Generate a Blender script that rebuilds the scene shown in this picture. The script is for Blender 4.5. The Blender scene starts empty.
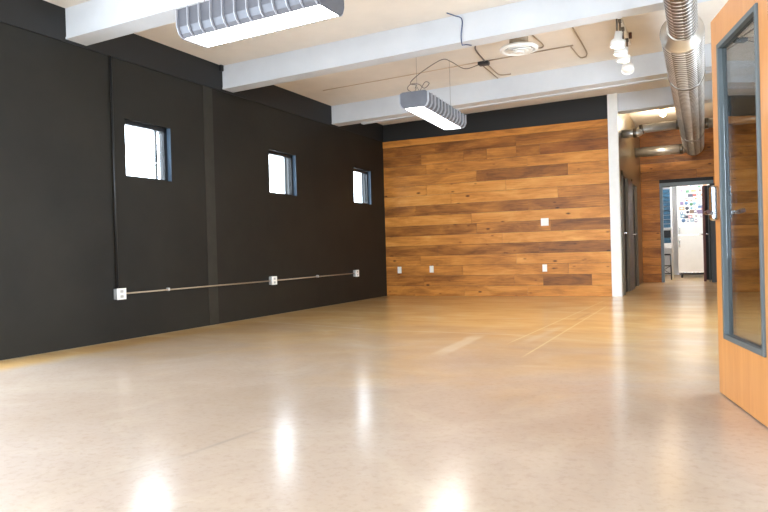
import bpy, bmesh, math, random
from mathutils import Vector, Matrix
random.seed(7)
C = bpy.context.scene.collection
SC = bpy.context.scene

# ------------------------------------------------------------------ camera
YAW, PITCH, ROLL, FPX = 0.4595, -0.0064, 0.0281, 645.9
def camera():
    cd = bpy.data.cameras.new('camera'); cd.sensor_width = 36; cd.sensor_fit = 'HORIZONTAL'
    cd.lens = FPX/768*36; cd.clip_start = .05
    co = bpy.data.objects.new('camera', cd); C.objects.link(co)
    f = Vector((-math.sin(YAW)*math.cos(PITCH), math.cos(YAW)*math.cos(PITCH), math.sin(PITCH)))
    r = Vector((math.cos(YAW), math.sin(YAW), 0)); u = r.cross(f)
    r2 = r*math.cos(ROLL)-u*math.sin(ROLL); u2 = u*math.cos(ROLL)+r*math.sin(ROLL)
    m = Matrix((r2, u2, -f)).transposed().to_4x4(); m.translation = (0, 0, .9)
    co.matrix_world = m; SC.camera = co
camera()

# ------------------------------------------------------------------ world, lights, exposure
w = bpy.data.worlds.new('daylight'); SC.world = w; w.use_nodes = True
bg = w.node_tree.nodes['Background']; bg.inputs[0].default_value = (.79, .90, 1.0, 1); bg.inputs[1].default_value = 9.0
SC.view_settings.view_transform = 'Standard'; SC.view_settings.look = 'None'
SC.view_settings.gamma = 1; SC.view_settings.use_curve_mapping = False
SC.view_settings.exposure = 0.68

def portal(name, loc, direction, sx, sy):
    l = bpy.data.lights.new(name, 'AREA'); l.shape = 'RECTANGLE'; l.size = sx; l.size_y = sy
    l.cycles.is_portal = True
    o = bpy.data.objects.new(name, l); C.objects.link(o); o.location = loc
    o.rotation_euler = Vector(direction).to_track_quat('-Z', 'Z').to_euler()
portal('daylight_portal', (-1.95, -2.72, 1.8), (0, 1, 0), 6.5, 2.4)
portal('daylight_portal', (2.12, 7.0, 1.15), (-1, 0, 0), 4.8, 1.5)
portal('daylight_portal', (-6.05, 1.55, 1.25), (1, 0, 0), 3.8, 2.3)

def lamp_light(name, loc, watts, colour, size, direction=(0, 0, -1), sy=None, spot=None):
    if spot:
        l = bpy.data.lights.new(name, 'SPOT'); l.spot_size = spot; l.spot_blend = .6; l.shadow_soft_size = size
    else:
        l = bpy.data.lights.new(name, 'POINT'); l.shadow_soft_size = size
    l.energy = watts; l.color = colour
    o = bpy.data.objects.new(name, l); C.objects.link(o); o.location = loc
    o.rotation_euler = Vector(direction).to_track_quat('-Z', 'Y').to_euler()
    return o

# ------------------------------------------------------------------ material helpers
def lin(c): return tuple(((x/255)/12.92 if x/255 <= .04045 else ((x/255+.055)/1.055)**2.4) for x in c)
class NT:
    def __init__(s, name):
        s.m = bpy.data.materials.new(name); s.m.use_nodes = True; s.t = s.m.node_tree; s.n = s.t.nodes
        s.b = s.n['Principled BSDF']
    def node(s, k, **kw):
        o = s.n.new(k)
        for a, v in kw.items(): setattr(o, a, v)
        return o
    def link(s, a, b): s.t.links.new(a, b)
    def setv(s, sock, v):
        if hasattr(v, 'is_linked') or isinstance(v, bpy.types.NodeSocket): s.link(v, sock)
        else: sock.default_value = v
    def math(s, op, a, b=0.0, clamp=False):
        o = s.node('ShaderNodeMath', operation=op, use_clamp=clamp); s.setv(o.inputs[0], a); s.setv(o.inputs[1], b); return o.outputs[0]
    def mix(s, f, a, b):
        o = s.node('ShaderNodeMix', data_type='RGBA'); s.setv(o.inputs[0], f)
        for i, v in ((6, a), (7, b)):
            if isinstance(v, tuple): o.inputs[i].default_value = (*v[:3], 1)
            else: s.link(v, o.inputs[i])
        return o.outputs[2]
    def coord(s): return s.node('ShaderNodeTexCoord').outputs['Object']
    def mapping(s, v, scale=(1, 1, 1), rot=(0, 0, 0)):
        o = s.node('ShaderNodeMapping'); s.link(v, o.inputs[0]); o.inputs['Scale'].default_value = scale; o.inputs['Rotation'].default_value = rot; return o.outputs[0]
    def noise(s, v, scale, detail=4, rough=.5, dist=0):
        o = s.node('ShaderNodeTexNoise'); s.link(v, o.inputs['Vector']); o.inputs['Scale'].default_value = scale
        o.inputs['Detail'].default_value = detail; o.inputs['Roughness'].default_value = rough; o.inputs['Distortion'].default_value = dist
        return o.outputs['Fac']
    def ramp(s, f, stops):
        o = s.node('ShaderNodeValToRGB'); s.link(f, o.inputs[0]); e = o.color_ramp.elements
        while len(e) < len(stops): e.new(.5)
        for k, (p, c) in enumerate(stops):
            e[k].position = p; e[k].color = (*c, 1) if isinstance(c, tuple) else (c, c, c, 1)
        return o.outputs[0]
    def bump(s, h, strength=.2, dist=.01):
        o = s.node('ShaderNodeBump'); s.link(h, o.inputs['Height']); o.inputs['Strength'].default_value = strength; o.inputs['Distance'].default_value = dist
        s.link(o.outputs[0], s.b.inputs['Normal'])
    def put(s, **kw):
        for k, v in kw.items():
            k = k.replace('_', ' ')
            if k in s.b.inputs:
                s.setv(s.b.inputs[k], (*v, 1) if isinstance(v, tuple) and len(v) == 3 else v)
        return s.m
MC = {}
def paint(name, rgb, rough=.6, metal=0.0, var=.06, scale=6, bump=.05, spec=.5, coat=0.0):
    if name in MC: return MC[name]
    n = NT(name); c = lin(rgb); v = n.coord(); f = n.noise(v, scale, 5, .6)
    a = tuple(x*(1-var*1.6) for x in c); b = tuple(min(1, x*(1+var)) for x in c)
    n.link(n.ramp(f, [(.3, a), (.7, b)]), n.b.inputs['Base Color'])
    n.put(Roughness=rough, Metallic=metal, Specular_IOR_Level=spec, Coat_Weight=coat, Coat_Roughness=.1)
    if bump: n.bump(n.noise(v, scale*12, 3), bump, .004)
    MC[name] = n.m; return n.m
def glow(name, rgb, s, base=(240, 240, 240)):
    n = NT(name); n.put(Base_Color=lin(base), Roughness=.5)
    n.b.inputs['Emission Color'].default_value = (*lin(rgb), 1); n.b.inputs['Emission Strength'].default_value = s
    return n.m

# ---- polished concrete floor
def floor_mat():
    n = NT('polished_concrete'); v = n.coord()
    big = n.noise(v, .45, 6, .62, .4); mid = n.noise(v, 2.2, 6, .65, .6); fine = n.noise(v, 26, 5, .7)
    base = n.ramp(big, [(.25, lin((168, 146, 126))), (.5, lin((186, 166, 150))), (.75, lin((200, 184, 172)))])
    stain = n.ramp(mid, [(.30, 1.0), (.68, 0.0)])
    base = n.mix(n.math('MULTIPLY', stain, .22), base, lin((176, 150, 114)))
    speck = n.ramp(fine, [(.35, 1.0), (.5, 0.0)])
    base = n.mix(n.math('MULTIPLY', speck, .28), base, lin((150, 122, 92)))
    pale = n.ramp(n.noise(v, 1.1, 7, .7, 1.0), [(.48, 0.0), (.80, 1.0)])
    base = n.mix(n.math('MULTIPLY', pale, .35), base, lin((226, 212, 190)))
    sep = n.node('ShaderNodeSeparateXYZ'); n.link(v, sep.inputs[0]); X, Y = sep.outputs[0], sep.outputs[1]
    # honey reflection of the planks painted over far half; amber edge along black wall
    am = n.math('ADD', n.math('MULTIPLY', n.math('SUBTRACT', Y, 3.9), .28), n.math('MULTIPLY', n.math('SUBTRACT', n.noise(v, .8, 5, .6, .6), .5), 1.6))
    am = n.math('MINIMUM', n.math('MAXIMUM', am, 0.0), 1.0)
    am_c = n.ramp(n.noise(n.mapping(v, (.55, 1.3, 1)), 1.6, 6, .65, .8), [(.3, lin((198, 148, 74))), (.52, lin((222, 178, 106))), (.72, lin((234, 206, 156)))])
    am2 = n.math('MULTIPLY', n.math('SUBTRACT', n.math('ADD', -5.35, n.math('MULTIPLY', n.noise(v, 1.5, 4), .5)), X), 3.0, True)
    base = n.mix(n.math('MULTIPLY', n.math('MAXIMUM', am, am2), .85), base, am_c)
    wob = n.math('MULTIPLY', n.math('SUBTRACT', n.noise(v, 5, 5), .5), .10)
    def bar(ax, ay, bx, by, hw):
        soft = .015 if hw < .03 else .05
        dx, dy = bx-ax, by-ay; L = math.hypot(dx, dy); tx, ty = dx/L, dy/L
        x = n.math('SUBTRACT', X, (ax+bx)/2); y = n.math('SUBTRACT', Y, (ay+by)/2)
        al = n.math('ABSOLUTE', n.math('ADD', n.math('MULTIPLY', x, tx), n.math('MULTIPLY', y, ty)))
        ac = n.math('ABSOLUTE', n.math('ADD', n.math('ADD', n.math('MULTIPLY', x, -ty), n.math('MULTIPLY', y, tx)), n.math('MULTIPLY', wob, min(1, hw*6))))
        m1 = n.math('MULTIPLY', n.math('SUBTRACT', L/2, al), 3.0, True)
        m2 = n.math('MULTIPLY', n.math('SUBTRACT', hw, ac), 1/soft, True)
        return n.math('MULTIPLY', m1, m2)
    pale_c = lin((232, 220, 196))
    for (a, b, c, d, hw, k, col) in (
            (-5.78, 7.2, -3.37, 6.64, .022, .6, pale_c), (-3.37, 6.64, -1.52, 6.60, .022, .7, pale_c),
            (-2.07, 5.1, -2.13, 6.56, .095, .55, pale_c), (-2.5, 8.0, -1.9, 8.25, .07, .35, pale_c), (-3.2, 6.9, -2.6, 7.0, .05, .25, pale_c),
            (-1.36, 5.2, -1.31, 10.2, .016, .7, lin((240, 222, 172))), (-1.68, 5.9, -1.47, 11.2, .016, .7, lin((240, 222, 172))),
            (-1.56, 5.9, -1.44, 7.6, .07, .28, pale_c), (-1.43, 7.9, -1.38, 9.2, .035, .6, lin((150, 105, 60))),
            (-2.15, 2.1, -2.06, 2.83, .020, .5, lin((140, 132, 122))), (-2.30, 1.7, -2.12, 2.3, .014, .3, lin((150, 140, 128))),
            (-5.80, -1, -5.80, 11.8, .022, .6, pale_c)):
        base = n.mix(n.math('MULTIPLY', bar(a, b, c, d, hw), k), base, col)
    r = n.ramp(n.noise(v, 3.0, 6, .6), [(.3, .42), (.7, .52)])
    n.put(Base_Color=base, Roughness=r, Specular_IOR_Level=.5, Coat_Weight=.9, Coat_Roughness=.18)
    n.bump(n.noise(v, 9, 4, .6), .025, .01)
    return n.m

def plank_mat(name, shift=1.0):
    n = NT(name); at = n.node('ShaderNodeAttribute', attribute_name='tone'); sp = n.node('ShaderNodeSeparateColor'); n.link(at.outputs['Color'], sp.inputs[0])
    tone, seed, red = sp.outputs[0], sp.outputs[1], sp.outputs[2]
    v = n.coord(); cb = n.node('ShaderNodeCombineXYZ'); n.link(n.math('MULTIPLY', seed, 37), cb.inputs[0]); n.link(n.math('MULTIPLY', seed, 91), cb.inputs[1]); n.link(n.math('MULTIPLY', seed, 53), cb.inputs[2])
    ad = n.node('ShaderNodeVectorMath', operation='ADD'); n.link(v, ad.inputs[0]); n.link(cb.outputs[0], ad.inputs[1]); p = ad.outputs[0]
    grain = n.noise(n.mapping(p, (1.2, 1, 26)), 1.6, 7, .65, 1.2)
    cloud = n.noise(n.mapping(p, (1.0, 1, 3.5)), 1.5, 4, .6, .5)
    t = n.math('ADD', n.math('ADD', n.math('MULTIPLY', tone, .82), .17), n.math('MULTIPLY', n.math('SUBTRACT', grain, .5), .55))
    t = n.math('ADD', t, n.math('MULTIPLY', n.math('SUBTRACT', cloud, .5), .75), True)
    col = n.ramp(t, [(0.02, lin((84, 48, 20))), (.28, lin((156, 98, 42))), (.52, lin((208, 138, 62))), (.78, lin((232, 172, 92))), (1, lin((244, 202, 136)))])
    col = n.mix(n.math('MULTIPLY', red, .4), col, lin((140, 72, 38)))
    vo = n.node('ShaderNodeTexVoronoi'); n.link(n.mapping(p, (1.7, 1, 4.2)), vo.inputs['Vector']); vo.inputs['Scale'].default_value = 1.25
    vo.inputs['Randomness'].default_value = 1
    knot = n.ramp(n.math('ADD', vo.outputs['Distance'], n.math('MULTIPLY', grain, .03)), [(.075, 1.0), (.13, 0.0)])
    pick = n.node('ShaderNodeSeparateColor'); n.link(vo.outputs['Color'], pick.inputs[0])
    knot = n.math('MULTIPLY', knot, n.math('GREATER_THAN', pick.outputs[0], .25))
    col = n.mix(n.math('MULTIPLY', knot, .85), col, lin((52, 26, 12)))
    v2 = n.node('ShaderNodeTexVoronoi'); n.link(n.mapping(p, (2.6, 1, 5.5)), v2.inputs['Vector']); v2.inputs['Scale'].default_value = 1.7
    k2 = n.ramp(n.math('ADD', v2.outputs['Distance'], n.math('MULTIPLY', grain, .05)), [(.08, 1.0), (.20, 0.0)])
    p2 = n.node('ShaderNodeSeparateColor'); n.link(v2.outputs['Color'], p2.inputs[0])
    col = n.mix(n.math('MULTIPLY', n.math('MULTIPLY', k2, n.math('GREATER_THAN', p2.outputs[1], .55)), .6), col, lin((112, 58, 24)))
    n.put(Base_Color=col, Roughness=.42, Specular_IOR_Level=.25, Coat_Weight=.05, Coat_Roughness=.25)
    n.bump(grain, .12, .004)
    return n.m

def galv(name, rgb, rough=.28, metal=1.0):
    n = NT(name); v = n.coord(); vo = n.node('ShaderNodeTexVoronoi'); n.link(v, vo.inputs['Vector']); vo.inputs['Scale'].default_value = 22
    c = lin(rgb); f = n.noise(v, 5, 4)
    col = n.ramp(f, [(.3, tuple(x*.78 for x in c)), (.7, c)])
    n.put(Base_Color=col, Metallic=metal, Roughness=rough)
    return n.m

M = dict(
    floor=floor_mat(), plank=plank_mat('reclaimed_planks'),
    ceil=paint('cream_ceiling', (226, 218, 208), .7, var=.05, scale=1.3),
    beam=paint('white_beam_paint', (204, 208, 214), .5, var=.04, scale=2),
    white=paint('white_paint', (240, 240, 238), .5, var=.03),
    black=paint('charcoal_wall', (30, 28, 23), .55, spec=.3, var=.24, scale=1.1, bump=.12),
    fascia=paint('black_fascia', (14, 15, 16), .55, var=.08, scale=2),
    dark=paint('dark_metal', (30, 31, 33), .45, var=.05),
    frame=paint('black_window_frame', (28, 30, 33), .35, var=.05),
    steel=galv('galvanised_steel', (124, 120, 114), .28, 1.0),
    bright=galv('bright_duct_steel', (215, 212, 206), .33, .8), lit_seam=galv('lit_seam_steel', (225, 225, 225), .4, .5),  # ridge seams are the same metal, lightened to paint in their highlight
    box=galv('zinc_box', (205, 205, 205), .35, .6),
    emt=paint('dusty_conduit', (160, 142, 120), .5, .1),
    wire=paint('grey_wire', (100, 90, 86), .5, var=.05), blue=paint('blue_cable', (60, 80, 120), .5, var=.05),
    palesteel=paint('pale_steel_frame', (112, 128, 140), .4, var=.04),
    tanpipe=paint('tan_painted_conduit', (196, 172, 146), .6, var=.03),
    jamb=paint('sky_reflection_jamb', (72, 92, 112), .5, var=.05),  # blue of the sky's reflection put into the jamb colour
    cover=paint('white_cover_plate', (240, 238, 232), .35, var=.02),
    slot=paint('grey_slot', (176, 174, 170), .5, var=.02),
    olive=paint('olive_hall_paint', (100, 88, 66), .30, var=.06, scale=2, coat=.3),
    grey=paint('grey_wall_highlight', (44, 47, 53), .35, var=.06), greydark=paint('dark_grey_door', (16, 17, 20), .6, var=.06),
    trimtan=paint('tan_door_frame', (96, 84, 66), .4, var=.05),
    blueframe=paint('blue_grey_steel_frame', (84, 93, 96), .45, var=.04, scale=3),
    chrome=galv('satin_chrome', (215, 218, 222), .2), brown=paint('brown_grip', (74, 34, 20), .4, var=.1),
    louvre=paint('louvre_grey', (100, 102, 110), .42, .2, var=.08), rib=paint('louvre_rib', (170, 172, 180), .4, .1, var=.03),
    stainless=galv('stainless', (222, 226, 230), .25), plum=paint('dark_red_door_edge', (110, 66, 62), .5, var=.1),
    kit=paint('kitchen_wall', (230, 232, 235), .6, var=.03), teal=paint('teal_tray', (62, 104, 132), .4, var=.18, scale=14),
    blacktray=paint('black_box', (28, 30, 34), .4, var=.1), rubber=paint('black_rubber', (22, 22, 24), .6, var=.05),
)
def door_veneer():
    n = NT('maple_veneer'); v = n.coord(); g = n.noise(n.mapping(v, (9, 9, .7)), 2.2, 6, .6, .8)
    n.put(Base_Color=n.ramp(g, [(.25, lin((184, 120, 62))), (.75, lin((202, 140, 80)))]), Roughness=.32, Coat_Weight=.2, Coat_Roughness=.15)
    return n.m
M['veneer'] = door_veneer()
def glass_mat(name, tint, rough=0.0):
    n = NT(name); n.put(Base_Color=tint, Roughness=rough, Transmission_Weight=1.0, IOR=1.58); return n.m
M['glass'] = glass_mat('clear_glass', (.96, .98, 1.0)); M['tint'] = glass_mat('door_glass', (.62, .66, .68))
M['lum'] = glow('luminous_panel', (255, 253, 248), 15); M['spotlum'] = glow('spot_glow', (255, 240, 215), 12); M['bulb'] = glow('warm_bulb', (255, 214, 140), 30)
M['kitlum'] = glow('kitchen_light', (255, 255, 255), 26)

# ------------------------------------------------------------------ mesh helpers
def box(bm, c, s, mi=0, rz=0, bev=0.0):
    r = bmesh.ops.create_cube(bm, size=1.0); vs = r['verts']
    bmesh.ops.scale(bm, vec=s, verts=vs)
    if bev: 
        es = list({e for v in vs for e in v.link_edges}); q = bmesh.ops.bevel(bm, geom=es, offset=bev, segments=2, profile=.5, affect='EDGES')
        vs = list({v for f in q['faces'] for v in f.verts} | {v for v in vs if v.is_valid})
    if rz: bmesh.ops.rotate(bm, cent=(0, 0, 0), matrix=Matrix.Rotation(rz, 3, 'Z'), verts=vs)
    bmesh.ops.translate(bm, vec=c, verts=vs)
    for f in {f for v in vs for f in v.link_faces}: f.material_index = mi
    return vs
def bb(bm, x0, x1, y0, y1, z0, z1, mi=0, bev=0.0):
    return box(bm, ((x0+x1)/2, (y0+y1)/2, (z0+z1)/2), (abs(x1-x0), abs(y1-y0), abs(z1-z0)), mi, 0, bev)
def tube(bm, pts, r, seg=10, cap=True):
    pts = [Vector(p) for p in pts]; rings = []; prev = None
    rr = r if isinstance(r, (list, tuple)) else [r]*len(pts)
    for i, p in enumerate(pts):
        a = pts[max(i-1, 0)]; b = pts[min(i+1, len(pts)-1)]; t = (b-a).normalized()
        if prev is None: n = t.orthogonal().normalized()
        else: n = (prev-t*prev.dot(t)).normalized()
        prev = n; bn = t.cross(n)
        rings.append([bm.verts.new(p+(n*math.cos(k*2*math.pi/seg)+bn*math.sin(k*2*math.pi/seg))*rr[i]) for k in range(seg)])
    for i in range(len(rings)-1):
        for k in range(seg): 
            f = bm.faces.new((rings[i][k], rings[i][(k+1) % seg], rings[i+1][(k+1) % seg], rings[i+1][k])); f.smooth = True
    if cap: bm.faces.new(rings[0][::-1]); bm.faces.new(rings[-1])
def curve(pts, n=8):
    P = [Vector(p) for p in pts]; P = [P[0]*2-P[1]]+P+[P[-1]*2-P[-2]]; out = []
    for i in range(1, len(P)-2):
        for k in range(n):
            t = k/n; a, b, c, d = P[i-1], P[i], P[i+1], P[i+2]
            out.append(.5*((2*b)+(-a+c)*t+(2*a-5*b+4*c-d)*t*t+(-a+3*b-3*c+d)*t**3))
    return out+[P[-2]]
def lathe(bm, prof, seg=32, mat=None, c=(0, 0, 0), mi=0):      # prof: (radius, z)
    rings = []; c = Vector(c)
    for r, z in prof:
        rings.append([bm.verts.new(((mat @ Vector((r*math.cos(2*math.pi*k/seg), r*math.sin(2*math.pi*k/seg), z))) if mat else Vector((r*math.cos(2*math.pi*k/seg), r*math.sin(2*math.pi*k/seg), z)))+c) for k in range(seg)])
    for i in range(len(rings)-1):
        for k in range(seg):
            f = bm.faces.new((rings[i][k], rings[i][(k+1) % seg], rings[i+1][(k+1) % seg], rings[i+1][k])); f.smooth = True; f.material_index = mi
    for ring in (rings[0][::-1], rings[-1]):
        f = bm.faces.new(ring); f.material_index = mi
def obj(name, bm, mats, parent=None, label=None):
    bmesh.ops.recalc_face_normals(bm, faces=bm.faces)
    me = bpy.data.meshes.new(name); bm.to_mesh(me); bm.free()
    for m in (mats if isinstance(mats, (list, tuple)) else [mats]): me.materials.append(M[m] if isinstance(m, str) else m)
    o = bpy.data.objects.new(name, me); C.objects.link(o)
    if parent: o.parent = parent
    if label: o['label'] = label
    return o
def tag(o, label, cat, group=None, kind=None):
    o['label'] = label; o['category'] = cat
    if group: o['group'] = group
    if kind: o['kind'] = kind
    return o
def thing(name, loc, label, cat, group=None, kind=None, rz=0):
    o = bpy.data.objects.new(name, None); C.objects.link(o); o.location = loc; o.rotation_euler = (0, 0, rz)
    return tag(o, label, cat, group, kind)
def new(): return bmesh.new()
def copy_tree(o, parent=None):
    c = o.copy(); C.objects.link(c)
    if parent: c.parent = parent
    for ch in list(o.children): copy_tree(ch, c)
    return c

XL, XR, YF = -5.827, 1.9, -2.5            # left wall face, right wall face, front wall
ceil_z = lambda x: 3.49+.017*(x-XL)
beam_z = lambda x: 3.172+.018*(x-XL)

# ------------------------------------------------------------------ structure
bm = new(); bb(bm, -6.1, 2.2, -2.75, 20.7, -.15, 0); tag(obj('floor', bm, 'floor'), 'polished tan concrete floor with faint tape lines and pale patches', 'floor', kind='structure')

bm = new()
X0, X1 = -6.1, 2.2
vs = [bm.verts.new(p) for y in (-2.75, 16.62) for p in ((X0, y, ceil_z(X0)), (X1, y, ceil_z(X1)), (X1, y, ceil_z(X1)+.2), (X0, y, ceil_z(X0)+.2))]
for f in ((0, 1, 2, 3), (4, 5, 6, 7), (0, 1, 5, 4), (1, 2, 6, 5), (2, 3, 7, 6), (3, 0, 4, 7)): bm.faces.new([vs[i] for i in f])
tag(obj('ceiling', bm, 'ceil'), 'cream painted board ceiling above the white beams', 'ceiling', kind='structure')

# left wall with window openings
wins = [(2.61, 3.31), (5.27, 5.97), (7.97, 8.69), (10.59, 11.29)]
WZ0, WZ1 = 1.835, 2.49
def wall_grid(bm, axis, pos0, pos1, a0, a1, z0, z1, holes):
    # holes: (a0,a1,z0,z1) non overlapping in a
    cur = a0
    def seg(aa, ab, za, zb):
        if ab-aa < 1e-4 or zb-za < 1e-4: return
        if axis == 'x': bb(bm, pos0, pos1, aa, ab, za, zb)
        else: bb(bm, aa, ab, pos0, pos1, za, zb)
    for (h0, h1, hz0, hz1) in sorted(holes):
        seg(cur, h0, z0, z1); seg(h0, h1, z0, hz0); seg(h0, h1, hz1, z1); cur = h1
    seg(cur, a1, z0, z1)
bm = new()
wall_grid(bm, 'x', XL-.2, XL, -2.75, 12.1, 0, 3.60, [(-.35, 3.45, 0.02, 2.4)]+[(a, b, WZ0, WZ1) for a, b in wins[1:]])
wl = tag(obj('wall_left', bm, 'black'), 'charcoal painted wall with a row of small square windows', 'wall', kind='structure')
bm = new(); bb(bm, XL, XL+.013, -2.5, 11.86, 3.144, 3.50); obj('upper_band', bm, 'fascia', wl, 'black upper band above a thin ledge')
bm = new(); bb(bm, XL, XL+.006, 6.56, 6.74, 0.01, 3.144); obj('seam_strip', bm, paint('patched_seam', (36, 34, 28), .53, var=.2), wl, 'faint patched vertical strip')

def small_window(i, y0, y1, label):
    t = thing('window_%d' % i, (XL-.09, (y0+y1)/2, WZ0), label, 'window', kind='structure')
    W, H = (y1-y0), WZ1-WZ0; f = .05
    bm = new()
    bb(bm, -.05, .03, -W/2, -W/2+.018, 0, H); bb(bm, -.05, .03, W/2-f, W/2, 0, H); bb(bm, -.05, .03, -W/2, W/2, 0, .022); bb(bm, -.05, .03, -W/2, W/2, H-f, H)
    obj('window_frame', bm, 'frame', t)
    bm = new(); bb(bm, -.06, -.035, W/2-.13, W/2-.105, .02, H-f); obj('mullion', bm, 'frame', t)
    bm = new(); bb(bm, -.03, -.024, -W/2+.018, W/2-f, .022, H-f); obj('pane', bm, 'glass', t)
    bm = new(); bb(bm, .03, .089, W/2-.006, W/2-.001, .002, H-.002); obj('jamb_liner', bm, 'jamb', t)
small_window(1, *wins[1], 'small black framed window right beside the vertical black conduit')
small_window(2, *wins[2], 'middle small black framed window, above the middle junction box')
small_window(3, *wins[3], 'small black framed window closest to the plank wall')
# unseen glazed left wall opening and storefront behind the camera, added for daylight
t = thing('window_4', (XL-.1, 1.55, .02), 'added tall glazed side doorway out of view, letting in daylight', 'window', kind='structure')
bm = new()
for y in (-1.87, -.93, 0, .93, 1.87): bb(bm, -.03, .03, y-.03, y+.03, 0, 2.38)
bb(bm, -.03, .03, -1.9, 1.9, 2.33, 2.38); obj('window_frame', bm, 'frame', t)
bm = new()
wall_grid(bm, 'y', YF-.2, YF, -6.05, 2.2, 0, 3.62, [(-5.2, 1.3, .6, 3.0)])
tag(obj('wall_front', bm, 'white'), 'white wall around the added storefront glazing behind the viewer', 'wall', kind='structure')
t = thing('window_5', (-1.95, YF-.1, .6), 'storefront glazing added unseen behind the viewer for daylight', 'window', kind='structure')
bm = new()
for k in range(6): x = -3.25+k*6.5/5; x = max(-3.22, min(3.22, x)); bb(bm, x-.03, x+.03, -.03, .03, 0, 2.4)
bb(bm, -3.25, 3.25, -.03, .03, 0, .06); bb(bm, -3.25, 3.25, -.03, .03, 2.34, 2.4); obj('window_frame', bm, 'frame', t)

# back wall: dark wall with plank cladding
BR = math.atan(.03358); BL = 4.367
wb = thing('wall_back', (XL, 11.885, 0), 'honey brown reclaimed plank wall under a black band', 'wall', kind='structure', rz=BR)
bm = new(); bb(bm, 0, BL, 0, .16, 0, 3.62); obj('upper_wall', bm, 'fascia', wb, 'black painted band above the planks')
def planks(bm, rows, y0=-.02):
    """rows: list of (z0, z1, [(x0, x1, tone, red), ...])"""
    lay = bm.loops.layers.color.new('tone')
    for z0, z1, ps in rows:
        for x0, x1, tone, red in ps:
            th = random.uniform(-.003, .003); seed = random.random()
            vs = bb(bm, x0+.0014, x1-.0014, y0+th, 0, z0+.0022, z1-.0022)
            for f in {f for v in vs for f in v.link_faces}:
                for l in f.loops: l[lay] = (tone, seed, red, 1)
X = lambda x: x-XL
def row(z0, z1, xs, tones):
    xs = [0]+[X(q) for q in xs]+[BL]; return (z0, z1, [(xs[i], xs[i+1], (t if isinstance(t, (int, float)) else t[0]), (0 if isinstance(t, (int, float)) else t[1])) for i, t in enumerate(tones)])
rows = [row(0, .2, (-5.21, -4.17, -2.95), (.56, .60, .64, .66)), row(.2, .4, (-5.01, -3.2, -2.66, -1.80), (.46, .50, .54, (.30, .15), .66)),
        row(.4, .6, (-4.2, -2.2), (.58, .64, .68)), row(.6, .8, (-5.07, -3.15), (.54, .62, .70)),
        row(.8, 1.0, (-4.7, -2.72), ((.40, .1), .42, (.30, .1))), row(1.0, 1.2, (-3.4,), (.68, .74)),
        row(1.2, 1.4, (-3.9, -2.5), (.36, .46, .36)), row(1.4, 1.6, (-4.0,), (.68, .72)), row(1.6, 1.8, (-5.145, -2.9), (.44, .42, .46)),
        row(1.8, 2.0, (-4.4, -2.356), (.70, .74, .55)), row(2.0, 2.2, (-4.9, -3.31), (.62, .70, .74)), row(2.2, 2.41, (-3.87, -2.17), (.56, (.40, .1), .62)),
        row(2.41, 2.61, (-4.9, -2.9), (.50, .62, .64)), row(2.61, 2.81, (-5.0, -4.118, -3.663, -3.1, -2.66), (.40, .52, .42, .56, (.42, .2), (.25, .75))),
        row(2.81, 3.01, (-4.7, -3.1), ((.36, .35), (.38, .3), (.44, .2)))]
bm = new(); planks(bm, rows); obj('wood_cladding', bm, 'plank', wb)
bm = new(); lay = bm.loops.layers.color.new('tone')
vs = bb(bm, 0, BL, -.03, 0, 3.012, 3.137)
for f in bm.faces:
    for l in f.loops: l[lay] = (.62, .3, 0, 1)
obj('top_board', bm, 'plank', wb, 'pale flat board capping the planks')

# beams
def beam(i, y0, y1, x0, x1, label, lip=True, dz=0):
    bm = new()
    def sl(ya, yb, a0, a1, xa=x0, xb=x1):
        q = [bm.verts.new(p) for p in ((xa, ya, beam_z(xa)+a0+dz), (xb, ya, beam_z(xb)+a0+dz), (xb, ya, (ceil_z(xb) if a1 is None else beam_z(xb)+a1+dz)), (xa, ya, (ceil_z(xa) if a1 is None else beam_z(xa)+a1+dz)),
                                       (xa, yb, beam_z(xa)+a0+dz), (xb, yb, beam_z(xb)+a0+dz), (xb, yb, (ceil_z(xb) if a1 is None else beam_z(xb)+a1+dz)), (xa, yb, (ceil_z(xa) if a1 is None else beam_z(xa)+a1+dz)))]
        for f in ((0, 1, 2, 3), (4, 5, 6, 7), (0, 1, 5, 4), (1, 2, 6, 5), (2, 3, 7, 6), (3, 0, 4, 7)): bm.faces.new([q[k] for k in f])
    sl(y0+.008, y1-.008, .022, None)
    if lip: sl(y0, y1, 0, .022)
    if i == 3: sl(y1, y1+.09, -.012, .05, -5.36, x1)
    return tag(obj('trim_%d' % i, bm, 'beam'), label, 'beam', kind='structure')
beam(1, 4.53, 4.78, XL, XR, 'white ceiling beam crossing above the larger hanging lamp')
beam(2, 6.94, 7.16, XL, XR, 'white ceiling beam with the blue cable crossing its face')
beam(3, 9.82, 10.07, XL, XR, 'white ceiling beam just before the plank wall')
beam(4, 12.06, 12.34, -1.30, XR, 'white beam over the hallway mouth behind the steel duct')
beam(5, 2.1, 2.35, XL, XR, 'white ceiling beam above the viewer, out of view')
beam(6, -.3, -.05, XL, XR, 'white ceiling beam by the added storefront, out of view')

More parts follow.
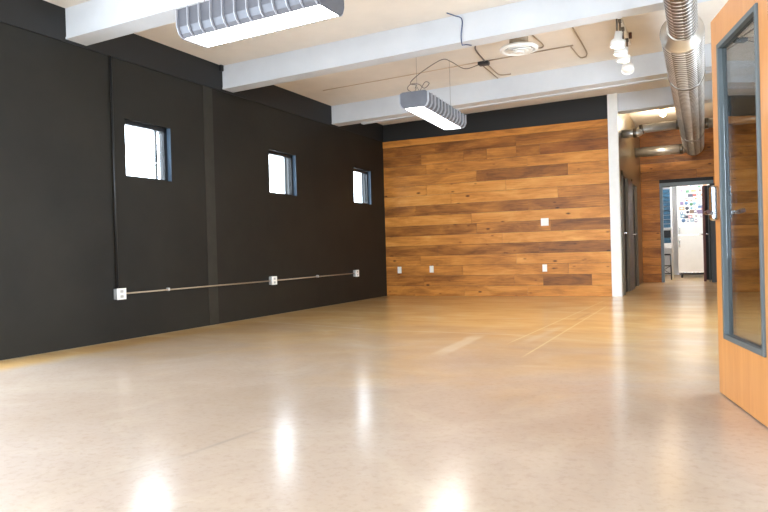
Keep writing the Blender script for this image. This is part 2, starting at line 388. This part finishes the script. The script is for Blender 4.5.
# white post = end of hall partition, hall wall with two doors
bm = new(); bb(bm, -1.463, -1.30, 11.99, 12.12, 0, ceil_z(-1.4)); tag(obj('trim_7', bm, 'white'), 'white painted upright post at the corner of the plank wall', 'post', kind='structure')
doors = [(12.42, 13.30), (14.24, 15.14)]
bm = new(); wall_grid(bm, 'x', -1.46, -1.30, 12.12, 16.45, 0, 3.56, [(a, b, 0, 2.2) for a, b in doors])
tag(obj('wall_hall_left', bm, 'olive'), 'olive tan hallway wall holding two dark doors', 'wall', kind='structure')
for i, (a, b) in enumerate(doors):
    t = thing('door_%d' % (i+1), (-1.30, (a+b)/2, 0), ['dark grey hallway door closer to the white post', 'dark grey hallway door closer to the open doorway'][i], 'door', kind='structure')
    w_ = b-a; bm = new(); bb(bm, -.075, -.03, -w_/2+.03, w_/2-.03, .006, 2.17); obj('panel', bm, 'greydark', t)
    bm = new()
    bb(bm, -.14, .018, -w_/2-.05, -w_/2+.03, 0, 2.25); bb(bm, -.14, .018, w_/2-.03, w_/2+.05, 0, 2.25); bb(bm, -.14, .018, -w_/2-.05, w_/2+.05, 2.17, 2.25); obj('door_frame', bm, 'trimtan', t)
    bm = new(); tube(bm, [(-.03, -w_/2+.12, 1.12), (.04, -w_/2+.12, 1.12)], .014); tube(bm, [(.04, -w_/2+.11, 1.12), (.04, -w_/2+.25, 1.12)], .012); bb(bm, -.03, -.024, -w_/2+.09, -w_/2+.15, 1.04, 1.22)
    obj('lever_handle', bm, 'chrome', t)
bm = new(); bb(bm, -1.30, -1.285, 13.37, 14.17, 0, 2.2); tag(obj('trim_8', bm, 'grey'), 'panel painted grey for the highlight on the wall between the two hallway doors', 'panel', kind='structure')  # wall highlight between the doors, put into the panel colour

# hall end wall with wood planks and doorway
DX0, DX1, DZ = -.845, .185, 2.27
bm = new(); wall_grid(bm, 'y', 16.47, 16.62, -1.46, 2.2, 0, 3.62, [(DX0, DX1, 0, DZ)])
we = tag(obj('wall_hall_end', bm, 'fascia'), 'orange plank wall at the far end of the hallway', 'wall', kind='structure')
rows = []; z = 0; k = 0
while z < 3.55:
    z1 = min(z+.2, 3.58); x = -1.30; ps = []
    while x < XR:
        xe = min(XR, x+random.uniform(.7, 2.2)); dk = z > 2.6  # upper boards toned darker to paint in the shade up there
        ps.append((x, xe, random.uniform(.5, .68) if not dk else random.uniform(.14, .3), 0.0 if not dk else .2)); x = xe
    out = []
    for a, b, tn, rd in ps:
        if z < DZ-.001 and z1 <= DZ+.14:
            if a < DX0-.05: out.append((a, min(b, DX0-.05), tn, rd))
            if b > DX1+.05: out.append((max(a, DX1+.05), b, tn, rd))
        else: out.append((a, b, tn, rd))
    rows.append((z, z1, [q for q in out if q[1]-q[0] > .01])); z = z1
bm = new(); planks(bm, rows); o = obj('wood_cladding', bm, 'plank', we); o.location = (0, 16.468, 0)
t = thing('door_3', ((DX0+DX1)/2, 16.47, 0), 'open blue grey steel doorway showing the bright kitchen', 'doorway', kind='structure')
wd = DX1-DX0; bm = new()
bb(bm, -wd/2-.045, -wd/2+.015, -.04, .16, 0, DZ+.05, bev=.004); bb(bm, -wd/2-.05, wd/2+.05, -.041, .16, DZ-.03, DZ+.051, bev=.004)
obj('door_frame', bm, 'palesteel', t)
bm = new(); bb(bm, wd/2-.03, wd/2+.08, -.04, .16, 0, DZ-.03); obj('hinge_jamb', bm, 'dark', t, 'black hinge side jamb')
bm = new(); bb(bm, wd/2-.19, wd/2-.135, .17, 1.1, .01, 2.22); obj('door_leaf', bm, 'plum', t, 'dark red open door leaf seen on edge')
bm = new(); tube(bm, [(wd/2-.19, .22, 1.1), (wd/2-.25, .22, 1.1), (wd/2-.25, .34, 1.1)], .014); tube(bm, [(wd/2-.13, .22, 1.1), (wd/2-.08, .22, 1.1)], .016); obj('lever_handle', bm, 'chrome', t)
bm = new(); bb(bm, wd/2-.075, wd/2-.055, .165, .20, .0, 2.22); obj('weather_strip', bm, 'blueframe', t)
bm = new(); bb(bm, wd/2-.135, wd/2+.2, 1.11, 1.13, 0, 2.3); obj('dark_screen', bm, 'dark', t)

# right wall and the partition that holds the open door
bm = new(); wall_grid(bm, 'x', XR, XR+.2, -2.75, 16.47, 0, 3.66, [(4.6, 9.4, .4, 1.9)])
t = thing('window_6', (XR+.1, 7.0, .4), 'added side glazing out of view behind the open door, for daylight', 'window', kind='structure')  # unseen glazing added to bring daylight to the far half
wr = new()
for k in range(5): y = max(-2.37, min(2.37, -2.4+k*1.2)); bb(wr, -.03, .03, y-.03, y+.03, .06, 1.44)
bb(wr, -.03, .03, -2.4, 2.4, 0, .06); bb(wr, -.03, .03, -2.4, 2.4, 1.44, 1.5); obj('window_frame', wr, 'frame', t)
tag(obj('wall_right', bm, 'white'), 'dark wall beyond the glazed door', 'wall', kind='structure')
bm = new(); bb(bm, .36, XR, 3.30, 3.44, 0, ceil_z(.4)-.0); tag(obj('wall_partition', bm, 'white'), 'white partition on which the glazed door hangs, out of view', 'wall', kind='structure')

# kitchen beyond
bm = new()
bb(bm, -2.2, 2.2, 20.5, 20.7, 0, 3.2); bb(bm, -2.4, -2.2, 16.62, 20.7, 0, 3.2); bb(bm, 2.2, 2.4, 16.62, 20.7, 0, 3.2); bb(bm, -2.4, -1.46, 16.47, 16.62, 0, 3.2)
tag(obj('wall_kitchen', bm, 'kit'), 'bright white kitchen walls seen through the doorway', 'wall', kind='structure')
bm = new(); bb(bm, -2.4, 2.4, 16.62, 20.7, 3.2, 3.3); tag(obj('ceiling_kitchen', bm, 'kit'), 'white kitchen ceiling hidden above the doorway', 'ceiling', kind='structure')
bm = new(); bb(bm, -.7, .5, 17.3, 17.9, 3.16, 3.20); tag(obj('ceiling_light', bm, 'kitlum'), 'flat kitchen ceiling light hidden above the doorway', 'light')

# ------------------------------------------------------------------ the open glazed door
hinge_s = .94; A = Vector((.068, 4.337)); tdir = Vector((.189, -.773)).normalized(); rz = math.atan2(tdir.y, tdir.x)
door = thing('door_4', (A.x, A.y, 0), 'open honey wood door with a tall glass pane in a blue grey frame', 'door', kind='structure', rz=rz)
# local: x along door towards hinge, +y = away to the right of door (outside face is y=0, body goes to +y)
g0, g1, gz0, gz1 = .14, .80, .345, 2.035; T = .046; H = 2.212
bm = new(); 
for a in ((0, g0, .008, H), (g1, hinge_s, .008, H), (g0, g1, .008, gz0), (g0, g1, gz1, H)): bb(bm, a[0], a[1], 0, T, a[2], a[3])
bmesh.ops.remove_doubles(bm, verts=bm.verts, dist=1e-5)
obj('slab', bm, 'veneer', door)
bm = new(); fw = .030
for a in ((g0, g0+fw, gz0, gz1), (g1-fw, g1, gz0, gz1), (g0+fw, g1-fw, gz0, gz0+fw), (g0+fw, g1-fw, gz1-fw, gz1)): bb(bm, a[0], a[1], -.012, T+.012, a[2], a[3], bev=.003)
obj('glazing_frame', bm, 'blueframe', door)
bm = new(); bb(bm, g0+fw, g1-fw, .012, .016, gz0+fw, gz1-fw); bb(bm, g0+fw, g1-fw, .030, .034, gz0+fw, gz1-fw); obj('pane', bm, 'tint', door)
bm = new(); bb(bm, 0.0, hinge_s, .012, .034, .001, .0075); obj('bottom_seal', bm, 'dark', door)
hd = bpy.data.objects.new('handle', None); C.objects.link(hd); hd.parent = door
bm = new(); bb(bm, .024, .094, -.042, 0, 1.03, 1.235, bev=.014); obj('escutcheon', bm, 'chrome', hd)
bm = new(); tube(bm, [(.060, -.03, 1.075), (.060, -.062, 1.075)], .012, 12); tube(bm, curve([(.060, -.062, 1.075), (.070, -.072, 1.075), (.100, -.074, 1.075)]), .010, 12); obj('spindle', bm, 'chrome', hd)
bm = new(); tube(bm, [(.092, -.074, 1.075), (.170, -.078, 1.078)], .013, 12); obj('grip', bm, 'brown', hd, 'brown lever grip')
hd['label'] = 'chrome lever handle with brown grip'
for zz in (.25, 1.1, 1.95):
    bm = new(); tube(bm, [(hinge_s+.008, .0, zz-.05), (hinge_s+.008, .0, zz+.05)], .008, 10); obj('hinge', bm, 'chrome', door)

# ------------------------------------------------------------------ hanging louvred lamps
def lamp(loc, rz, L, W, H, n, label, wire_knot=None):
    t = thing('hanging_lamp', loc, label, 'lamp', 'louvred lamps hanging from the ceiling', rz=rz)
    bm = new()                                              # body: tray with sides that curve in at the foot
    prof = [(W*.36, 0), (W*.44, H*.12), (W*.5, H*.35), (W*.5, H), (W*.42, H+.012)]
    Lb = L/2
    for sgn in (-1, 1):
        bm = new()
        pts = [(sgn*a, z) for a, z in prof]
        v0 = [bm.verts.new((-Lb, a, z)) for a, z in pts]; v1 = [bm.verts.new((Lb, a, z)) for a, z in pts]
        w0 = [bm.verts.new((-Lb, a-sgn*.006, z)) for a, z in pts]; w1 = [bm.verts.new((Lb, a-sgn*.006, z)) for a, z in pts]
        for k in range(len(pts)-1):
            bm.faces.new((v0[k], v0[k+1], v1[k+1], v1[k])); bm.faces.new((w0[k], w0[k+1], w1[k+1], w1[k]))
        obj('side_shell', bm, 'louvre', t)
    bm = new(); bb(bm, -Lb, Lb, -W*.42, W*.42, H+.002, H+.016); obj('top_plate', bm, 'louvre', t)
    for s in (-1, 1):
        bm = new()
        outline = [(-a, z) for a, z in prof]+[(a, z) for a, z in prof[::-1]]
        va = [bm.verts.new((s*(Lb), a, z)) for a, z in outline]; vb = [bm.verts.new((s*(Lb+.012), a, z)) for a, z in outline]
        bm.faces.new(va); bm.faces.new(vb)
        for k in range(len(va)): bm.faces.new((va[k], va[(k+1) % len(va)], vb[(k+1) % len(va)], vb[k]))
        obj('end_cap', bm, 'louvre', t)
    for k in range(n+1):                                    # one rib per louvre, both flanks
        x = -Lb+.006+k*(2*Lb-.012)/n
        for sgn in (-1, 1):
            bm = new()
            ins = [(sgn*a, z) for a, z in prof[:4]]; outs = [(sgn*(a+.022), z) for a, z in prof[:4]]
            ring = ins+outs[::-1]
            va = [bm.verts.new((x-.004, a, z)) for a, z in ring]; vb = [bm.verts.new((x+.004, a, z)) for a, z in ring]
            bm.faces.new(va); bm.faces.new(vb)
            for q in range(len(va)): bm.faces.new((va[q], va[(q+1) % len(va)], vb[(q+1) % len(va)], vb[q]))
            obj('louvre_rib', bm, 'rib', t)
    bm = new(); bb(bm, -Lb+.012, Lb-.012, -W*.36+.002, W*.36-.002, .004, .012); obj('diffuser', bm, 'lum', t, 'glowing white diffuser')
    for s in (-1, 1):
        x = s*(Lb-.12); bm = new()
        for q in (-.05, .05): tube(bm, [(x, q, H+.012), (x, 0, H+.09)], .003, 6)
        wx = loc[0]+x*math.cos(rz)
        tube(bm, [(x, 0, H+.09), (x, 0, ceil_z(wx)-loc[2])], .0018, 6); obj('suspension_wire', bm, 'wire', t)
    return t
lamp((-3.20, 4.28, 2.745), -.045, 1.39, .39, .23, 11, 'larger looking ribbed grey lamp hanging crosswise near the front')
far_lamp = lamp((-3.07, 7.82, 2.595), math.radians(90+2.7), 1.56, .335, .18, 12, 'ribbed grey lamp pointing towards the plank wall')

# ------------------------------------------------------------------ ducts
def spiral(bm, y0, y1, r, cx, cz, pitch=.09, seg=56, rib=.006, axis='y'):
    n = int((y1-y0)/pitch*10); rings = []
    for i in range(n+1):
        y = y0+(y1-y0)*i/n; ring = []
        for k in range(seg):
            th = 2*math.pi*k/seg; ph = ((y/pitch)-(k/seg)) % 1.0
            d = rib*math.exp(-((ph-.5)/.13)**2)
            ring.append(bm.verts.new((cx+(r+d)*math.cos(th), y, cz+(r+d)*math.sin(th)))if axis == 'y' else bm.verts.new((y, cx+(r+d)*math.cos(th), cz+(r+d)*math.sin(th))))
        rings.append(ring)
    for i in range(n):
        for k in range(seg):
            f = bm.faces.new((rings[i][k], rings[i][(k+1) % seg], rings[i+1][(k+1) % seg], rings[i+1][k])); f.smooth = True
            ph = (((y0+(y1-y0)*(i+.5)/n)/pitch)-((k+.5)/seg)) % 1.0; f.material_index = 1 if abs(ph-.5) < .11 else 0
    for ring in (rings[0], rings[-1]): bm.faces.new(ring)
CX, CZ = -.145, 3.03
d = thing('spiral_duct', (0, 0, 0), 'large galvanised spiral duct running overhead down the hallway', 'duct')
bm = new(); spiral(bm, -1.8, 7.02, .128, CX+.012, CZ-.02); obj('narrow_section', bm, ['steel', 'lit_seam'], d)
bm = new(); RM = Matrix.Rotation(-math.pi/2, 3, 'X')
lathe(bm, [(.128, 0), (.136, .0), (.140, .03), (.196, .20), (.204, .21), (.204, .25), (.19, .25)], 56, RM, (CX, 6.98, CZ-.01)); obj('reducer', bm, 'bright', d, 'smooth cone joining the two sections')
bm = new(); spiral(bm, 7.2, 15.75, .197, CX, CZ, rib=.011); obj('wide_section', bm, ['steel', 'lit_seam'], d)
bm = new(); lathe(bm, [(.05, 0), (.205, 0), (.205, .05), (.03, .05)], 48, RM, (CX, 15.72, CZ)); obj('end_cap', bm, 'steel', d)
for y in (9.0, 13.6):
    bm = new(); tube(bm, [(CX-.21, y, CZ), (CX-.21, y, ceil_z(CX)-.002)], .005, 6); tube(bm, [(CX+.21, y, CZ), (CX+.21, y, ceil_z(CX)-.002)], .005, 6)
    lathe(bm, [(.2, 0), (.212, 0), (.212, .03), (.2, .03)], 48, RM, (CX, y-.015, CZ)); obj('hanger', bm, 'steel', d)
def branch(pts, r, label, collars=()):
    bm = new(); tube(bm, pts, r, 28); t = obj('branch_pipe', bm, 'bright', d, label)
    for c, dr in collars:
        bm = new(); lathe(bm, [(r, -.03), (r+.012, -.03), (r+.012, .03), (r, .03)], 28, Vector(dr).to_track_quat('Z', 'Y').to_matrix(), c); obj('collar', bm, 'steel', t)
    return t
branch([(-.33, 12.9, 3.06), (-.95, 12.82, 3.03), (-1.02, 12.78, 2.97), (-1.06, 12.74, 2.955), (-1.298, 12.72, 2.955)], .078, 'upper shiny round pipe from the big duct to the hallway wall', [((-.97, 12.81, 3.02), (1, 0, .2)), ((-1.08, 12.73, 2.955), (1, 0, 0)), ((-.36, 12.9, 3.055), (1, 0, 0))])
branch([(-.30, 15.3, 2.93), (-1.298, 15.3, 2.93)], .10, 'lower shiny round pipe between the big duct and hallway wall', [((-.38, 15.3, 2.93), (1, 0, 0))])
branch([(.02, 13.1, 3.06), (XR-.002, 13.1, 3.06)], .085, 'shiny pipe leaving the big duct towards the glazed door', [((.10, 13.1, 3.06), (1, 0, 0))])
t = thing('ceiling_bulb', (-.665, 14.0, ceil_z(-.66)), 'bright round hallway ceiling bulb above the upper shiny pipe', 'light')
bm = new(); lathe(bm, [(.02, 0), (.055, 0), (.05, -.03), (.02, -.03)], 20); obj('socket', bm, 'white', t)
bm = new(); lathe(bm, [(.01, -.03), (.04, -.045), (.062, -.085), (.055, -.12), (.03, -.142), (.005, -.147)], 20); obj('bulb', bm, 'bulb', t)
lamp_light('bulb_light', (-.665, 14.0, 3.38), 42, (1, .82, .6), .08)

# ------------------------------------------------------------------ track light
t = thing('track_light', (-.82, 8.55, 0), 'white ceiling track with four spotlights beside the spiral duct', 'light')
tz = ceil_z(-.86)-.03
bm = new(); bb(bm, -.02, .02, -1.25, .6, tz, tz+.029); obj('rail', bm, 'white', t)
for k, (y, z) in enumerate(((7.74, 3.16), (8.07, 3.16), (8.38, 3.16), (8.86, 3.16))):
    h = bpy.data.objects.new('spotlight', None); C.objects.link(h); h.parent = t; h.location = (0, y-8.55, z)
    tl = Matrix.Rotation(.14, 3, 'Y') if k < 3 else Matrix.Rotation(-.5, 3, 'X')
    bm = new(); tube(bm, [(0, 0, tz-z), (0, 0, .16)], .010, 10); bb(bm, -.018, .018, -.03, .03, tz-z-.03, tz-z); obj('stem', bm, 'steel', h)
    bm = new(); lathe(bm, [(.01, .15), (.040, .145), (.044, .07), (.074, .04), (.080, -.03), (.073, -.03), (.066, -.01)], 24, tl); obj('shade', bm, 'white', h)
    bm = new(); lathe(bm, [(.002, -.012), (.067, -.012), (.06, -.024), (.002, -.034)], 24, tl); obj('lens', bm, 'spotlum' if k < 3 else 'cover', h)
    if k < 3: lamp_light('spot_beam', (-.82, y, z-.07), 30, (1, .88, .70), .05, (-.15, .3, -1), spot=1.5)
bm = new(); tube(bm, [(.055, .15, tz-.05), (.055, .15, tz+.02)], .02, 12); obj('feed_cap', bm, 'brown', t)

# ceiling diffuser
t = thing('air_diffuser', (-1.97, 7.86, 3.31), 'round white air diffuser on a stub below the ceiling', 'vent')
bm = new(); lathe(bm, [(.10, .045), (.215, .045), (.232, .03), (.232, .012), (.20, .0), (.19, .004), (.185, .028), (.10, .035)], 40); obj('rim', bm, 'white', t)
bm = new(); lathe(bm, [(.002, .03), (.188, .03), (.188, .034), (.002, .034)], 36); obj('throat', bm, 'dark', t, 'dark throat behind the vanes')
for r, z in ((.16, .008), (.115, -.006)):
    bm = new(); lathe(bm, [(r-.03, z+.022), (r, z+.004), (r+.006, z-.004), (r-.006, z-.006), (r-.035, z+.012)], 36); obj('ring_vane', bm, 'white', t)
bm = new(); lathe(bm, [(.002, .012), (.055, .0), (.07, -.014), (.03, -.024), (.002, -.026)], 30); obj('centre_cone', bm, 'white', t)
bm = new(); lathe(bm, [(.11, .045), (.115, .045), (.115, ceil_z(-1.97)-3.312), (.11, ceil_z(-1.97)-3.312)], 32); obj('neck', bm, 'emt', t, 'grey metal neck')

# ------------------------------------------------------------------ conduits and wires
def pipe(name, pts, r, m, label, cat, sm=True, group=None):
    bm = new(); tube(bm, curve(pts, 6) if sm else pts, r, 8); return tag(obj(name, bm, m), label, cat, group)
cz = lambda x, d=.010: ceil_z(x)-d
pipe('ceiling_conduit', [(x, y, cz(x, .007)) for x, y in ((-5.36, 8.82), (-4.0, 8.82), (-2.80, 8.80))], .006, 'tanpipe', 'long thin conduit across the ceiling behind the crosswise beam', 'conduit', False)
t = thing('junction_box', (-2.72, 8.84, cz(-2.72, .045)), 'small black junction box on the cream ceiling', 'box')
bm = new(); bb(bm, -.075, .075, -.05, .05, 0, .044, bev=.006); obj('case', bm, 'dark', t); bm = new(); bb(bm, -.06, .06, -.04, .04, -.006, 0); obj('cover', bm, 'dark', t)
pipe('ceiling_conduit', [(-2.64, 8.80, cz(-2.64)), (-1.58, 8.80, cz(-1.58)), (-1.52, 8.86, cz(-1.5)), (-1.50, 9.36, cz(-1.5)), (-1.45, 9.43, cz(-1.45)), (-1.40, 9.36, cz(-1.4)), (-1.37, 9.0, cz(-1.37)), (-1.36, 7.17, cz(-1.36))], .009, 'emt', 'hooked conduit bending back on the ceiling beside the spotlights', 'conduit')
pipe('ceiling_conduit', [(-1.86, 7.17, cz(-1.86)), (-1.85, 8.06, cz(-1.85)), (-1.82, 8.52, cz(-1.83)), (-1.87, 8.66, cz(-1.87)), (-1.95, 8.60, cz(-1.95))], .009, 'emt', 'short bent conduit behind the round air diffuser', 'conduit')
pipe('ceiling_conduit', [(-2.50, 7.9, cz(-2.5)), (-2.60, 8.10, cz(-2.6)), (-2.65, 8.30, cz(-2.65)), (-2.69, 8.78, cz(-2.69))], .010, 'wire', 'curved cable reaching the black junction box from the front beam', 'cable')
pipe('ceiling_conduit', [(-2.70, 8.9, cz(-2.70)), (-2.72, 9.4, cz(-2.72)), (-2.70, 9.62, cz(-2.7)), (-2.55, 9.66, cz(-2.55))], .009, 'emt', 'conduit leaving the black junction box and turning along the far beam', 'conduit')
pipe('ceiling_conduit', [(-2.78, 8.9, cz(-2.78)), (-2.79, 9.78, cz(-2.79))], .008, 'emt', 'straight conduit from the black junction box to the far beam', 'conduit', False)
pipe('lamp_cable', [(-2.78, 8.84, cz(-2.76, .03)), (-2.90, 8.55, 3.40), (-2.93, 8.1, 3.385), (-2.97, 7.85, 3.36), (-3.13, 7.6, 3.18), (-3.25, 7.5, 3.05), (-3.22, 7.4, 2.98), (-3.11, 7.3, 2.93), (-3.10, 7.25, 2.88)], .0055, 'wire', 'loose grey cable drooping from the junction box to the lamp', 'cable')
coil = pipe('wire_coil', [(-3.08, 7.2, 2.80), (-3.17, 7.18, 2.86), (-3.12, 7.16, 2.91), (-3.02, 7.17, 2.90), (-2.96, 7.2, 2.85), (-2.90, 7.21, 2.90), (-2.97, 7.24, 2.93), (-3.04, 7.2, 2.79)], .0045, 'wire', 'twisted coil of wire on top of the lamp facing the plank wall', 'wire')
pipe('beam_cable', [(-2.50, 6.80, cz(-2.5)), (-2.45, 6.90, 3.53), (-2.37, 6.925, 3.48), (-2.385, 6.925, 3.30), (-2.375, 6.925, 3.20), (-2.36, 6.93, 3.165+.03), (-2.33, 6.96, 3.20), (-2.31, 7.05, 3.215)], .0065, 'blue', 'blue grey cable hanging down the face of the white beam', 'cable')

coil.parent = far_lamp; coil.matrix_parent_inverse = (Matrix.Translation((-3.07, 7.82, 2.595)) @ Matrix.Rotation(math.radians(92.7), 4, 'Z')).inverted(); del coil['category']
# wall conduit and boxes on the black wall
ZC = .517
pipe('wall_conduit', [(XL+.030, 5.161, ZC), (XL+.030, 7.874, ZC-.002)], .0095, 'emt', 'thin horizontal conduit on the black wall between the first and middle boxes', 'conduit', False)
pipe('wall_conduit', [(XL+.030, 7.996, ZC-.002), (XL+.030, 10.459, ZC+.002)], .0095, 'emt', 'thin horizontal conduit on the black wall between the middle and last boxes', 'conduit', False)
pipe('wall_conduit', [(XL+.022, 5.085, ZC+.061), (XL+.022, 5.08, 3.14)], .011, 'frame', 'vertical black conduit running up the wall beside the largest window', 'conduit', False)
for y in (5.83, 9.2):
    bm = new(); bb(bm, XL+.0005, XL+.044, y-.012, y+.012, ZC-.014, ZC+.024, bev=.003); tag(obj('conduit_strap', bm, 'box'), ['small metal strap on the conduit under the first window', 'small metal strap on the conduit under the middle and last windows'][y > 7], 'strap')
for i, y in enumerate((5.10, 7.935, 10.52)):
    t = thing('outlet_box', (XL, y, ZC), ['silver outlet box at the foot of the vertical conduit', 'silver outlet box in the middle of the horizontal conduit', 'silver outlet box at the plank wall end of the conduit'][i], 'outlet', 'metal outlet boxes on the black wall')
    bm = new(); bb(bm, .001, .058, -.060, .060, -.060, .060, bev=.006); obj('case', bm, 'box', t)
    bm = new(); bb(bm, .058, .064, -.062, .062, -.062, .062, bev=.002); obj('cover', bm, 'cover', t)
    for z in (-.028, .028):
        bm = new(); bb(bm, .064, .066, -.022, .022, z-.015, z+.015, bev=.0008); s = obj('socket', bm, 'slot', t)
# plates on the plank wall
def plate(x, z, kind, label):
    y = 11.885+.03358*(x-XL)-.0235
    t = thing('wall_plate', (x, y, z), label, 'outlet' if kind == 'o' else 'switch', 'white cover plates on the plank wall', rz=BR)
    w_, h_ = (.042, .066) if kind == 'o' else (.07, .07)
    bm = new(); bb(bm, -w_, w_, -.007, 0, -h_, h_, bev=.002); obj('cover', bm, 'cover', t)
    if kind == 'o':
        for q in (-.026, .026): bm = new(); bb(bm, -.016, .016, -.0085, -.007, q-.013, q+.013); obj('socket', bm, 'slot' if 0 else 'cover', t)
    else:
        for q in (-.03, .03): bm = new(); bb(bm, q-.006, q+.006, -.014, -.007, -.012, .012); obj('toggle', bm, 'cover', t)
plate(-5.53, .523, 'o', 'white outlet plate on the planks closest to the black wall')
plate(-4.84, .530, 'o', 'white outlet plate low on the planks, second from the black wall')
plate(-2.627, .519, 'o', 'white outlet plate low on the planks directly below the square switch')
plate(-2.605, 1.367, 's', 'square white switch plate higher up on the planks')
# small box with pipe clip seen on the black wall high up (ceiling corner bracket)
bm = new(); bb(bm, XL+.0135, XL+.05, 6.885, 6.935, 3.41, 3.49, bev=.004); tag(obj('bracket', bm, 'dark'), 'small black bracket where the middle beam meets the black wall', 'bracket')

# ------------------------------------------------------------------ kitchen things
fy = 18.5; fx0, fx1 = -.60, .17; fh = 2.42
t = thing('kitchen_fridge', ((fx0+fx1)/2, fy, 0), 'tall stainless fridge covered with stickers beyond the doorway', 'fridge')
w2 = (fx1-fx0)/2
bm = new(); bb(bm, -w2, w2, .03, .75, .13, fh, bev=.01); obj('cabinet', bm, 'stainless', t)
bm = new(); bb(bm, -w2+.005, w2-.005, 0, .03, 1.13, fh-.02, bev=.006); dU = obj('upper_door', bm, 'cover', t, 'upper door plastered with stickers')
bm = new(); bb(bm, -w2+.005, w2-.005, 0, .03, .15, 1.115, bev=.006); dL = obj('lower_door', bm, 'cover', t)
for zz, p in ((1.25, dU), (.9, dL)):
    bm = new(); tube(bm, [(-w2+.05, 0, zz-.1), (-w2+.05, -.04, zz-.09), (-w2+.05, -.04, zz+.09), (-w2+.05, 0, zz+.1)], .009, 8); obj('handle', bm, 'chrome', p)
bm = new(); bb(bm, -w2+.02, w2-.02, .04, .7, .085, .13); obj('plinth', bm, 'rubber', t)
for sx in (-w2+.08, w2-.08):
    for sy in (.1, .65):
        bm = new(); lathe(bm, [(.012, -.018), (.044, -.018), (.05, 0), (.044, .018), (.012, .018)], 20, Matrix.Rotation(math.pi/2, 3, 'Y'), (sx, sy, .05)); bb(bm, sx-.025, sx+.025, sy-.02, sy+.02, .05, .09); obj('caster', bm, 'rubber', t)
scol = [(176, 96, 88), (110, 140, 176), (96, 146, 112), (206, 160, 120), (140, 124, 156), (92, 92, 104), (206, 150, 156), (130, 170, 186), (150, 128, 112), (190, 186, 178)]
for k in range(52):
    col = k % 6; rw = k//6
    x = -w2+.07+(col+.5)*(2*w2-.14)/6+random.uniform(-.03, .03); z = 2.36-rw*.108+random.uniform(-.02, .02)
    if z < 1.42 and col not in (0, 2, 3): continue
    c = scol[random.randrange(10)]; mname = 'sticker_%d_%d_%d' % c
    bm = new(); a, b = random.uniform(.038, .066), random.uniform(.030, .052)
    if random.random() < .5: bb(bm, x-a, x+a, -.0012, 0, z-b, z+b)
    else: lathe(bm, [(.002, 0), (b, 0), (b, .0012), (.002, .0012)], 14, Matrix.Rotation(math.pi/2, 3, 'X'), (x, 0, z))
    if random.random() < .6: bb(bm, x-a*.5, x+a*.5, -.0020, -.0012, z-b*.35, z+b*.35, mi=1)
    obj('sticker', bm, [paint(mname, c, .5, var=.15, scale=30), 'cover'], dU)

rack = thing('storage_rack', (-.90, 18.3, 0), 'white rack beside the fridge holding teal trays', 'rack')
bm = new()
for x in (-.17, .17):
    for y in (0, .35): tube(bm, [(x, y, 0), (x, y, 2.45)], .014, 8)
obj('post', bm, 'white', rack)
for z in (.92, 1.32, 2.42):
    bm = new(); bb(bm, -.18, .18, -.01, .36, z-.02, z, bev=.003); obj('shelf', bm, 'white', rack)
bm = new(); bb(bm, -.18, .18, -.015, .36, .80, .92); obj('drawer_front', bm, 'white', rack)
z = 1.32; tl = ['topmost', 'second', 'third', 'fourth', 'fifth', 'sixth', 'seventh', 'eighth', 'ninth', 'tenth']
tz_ = []
while z < 2.3: tz_.append(z); z += .113
for i, z in enumerate(tz_):
    bm = new(); bb(bm, -.145, .145, 0, .3, z+.001, z+.085, bev=.008); bb(bm, -.15, .15, -.01, .31, z+.085, z+.097, bev=.003)
    o = obj('storage_tray', bm, 'teal'); o.location = (-.90, 18.32, 0)
    tag(o, 'teal storage tray on the kitchen rack, %s of the stack' % (tl[len(tz_)-1-i] if i < len(tz_)-1 else 'topmost'), 'tray', 'teal trays on the kitchen rack')
bm = new(); bb(bm, -.14, .14, 0, .25, .921, 1.02, bev=.006); bb(bm, -.13, .13, .01, .02, 1.02, 1.06); o = obj('storage_tray', bm, 'teal'); o.location = (-.90, 18.32, 0)
tag(o, 'teal tray on the lower shelf of the kitchen rack under the black box', 'tray', 'teal trays on the kitchen rack')
bm = new(); bb(bm, -.14, .14, 0, .25, 1.061, 1.25, bev=.006); o = obj('storage_box', bm, 'blacktray'); o.location = (-.90, 18.32, 0)
tag(o, 'black box on the lower shelf of the kitchen rack', 'box')
st = thing('wire_stand', (-.90, 17.75, 0), 'black wire stool standing in front of the kitchen rack', 'stool')
for x in (-.15, .15):
    for y in (-.13, .13):
        bm = new(); tube(bm, [(x*1.1, y*1.1, 0), (x, y, .62)], .010, 8); obj('leg', bm, 'dark', st)
bm = new()
for z in (.15, .35, .62):
    for a, b in (((-.15, -.13), (.15, -.13)), ((.15, -.13), (.15, .13)), ((.15, .13), (-.15, .13)), ((-.15, .13), (-.15, -.13))): tube(bm, [(a[0], a[1], z), (b[0], b[1], z)], .008, 6)
for s in (-1, 1): tube(bm, [(-.15, -.13, .15 if s > 0 else .35), (.15, -.13, .35 if s > 0 else .15)], .007, 6)
obj('wire_frame', bm, 'dark', st)
bm = new(); bb(bm, -.16, .16, -.14, .14, .62, .65, bev=.006); obj('seat', bm, 'dark', st)
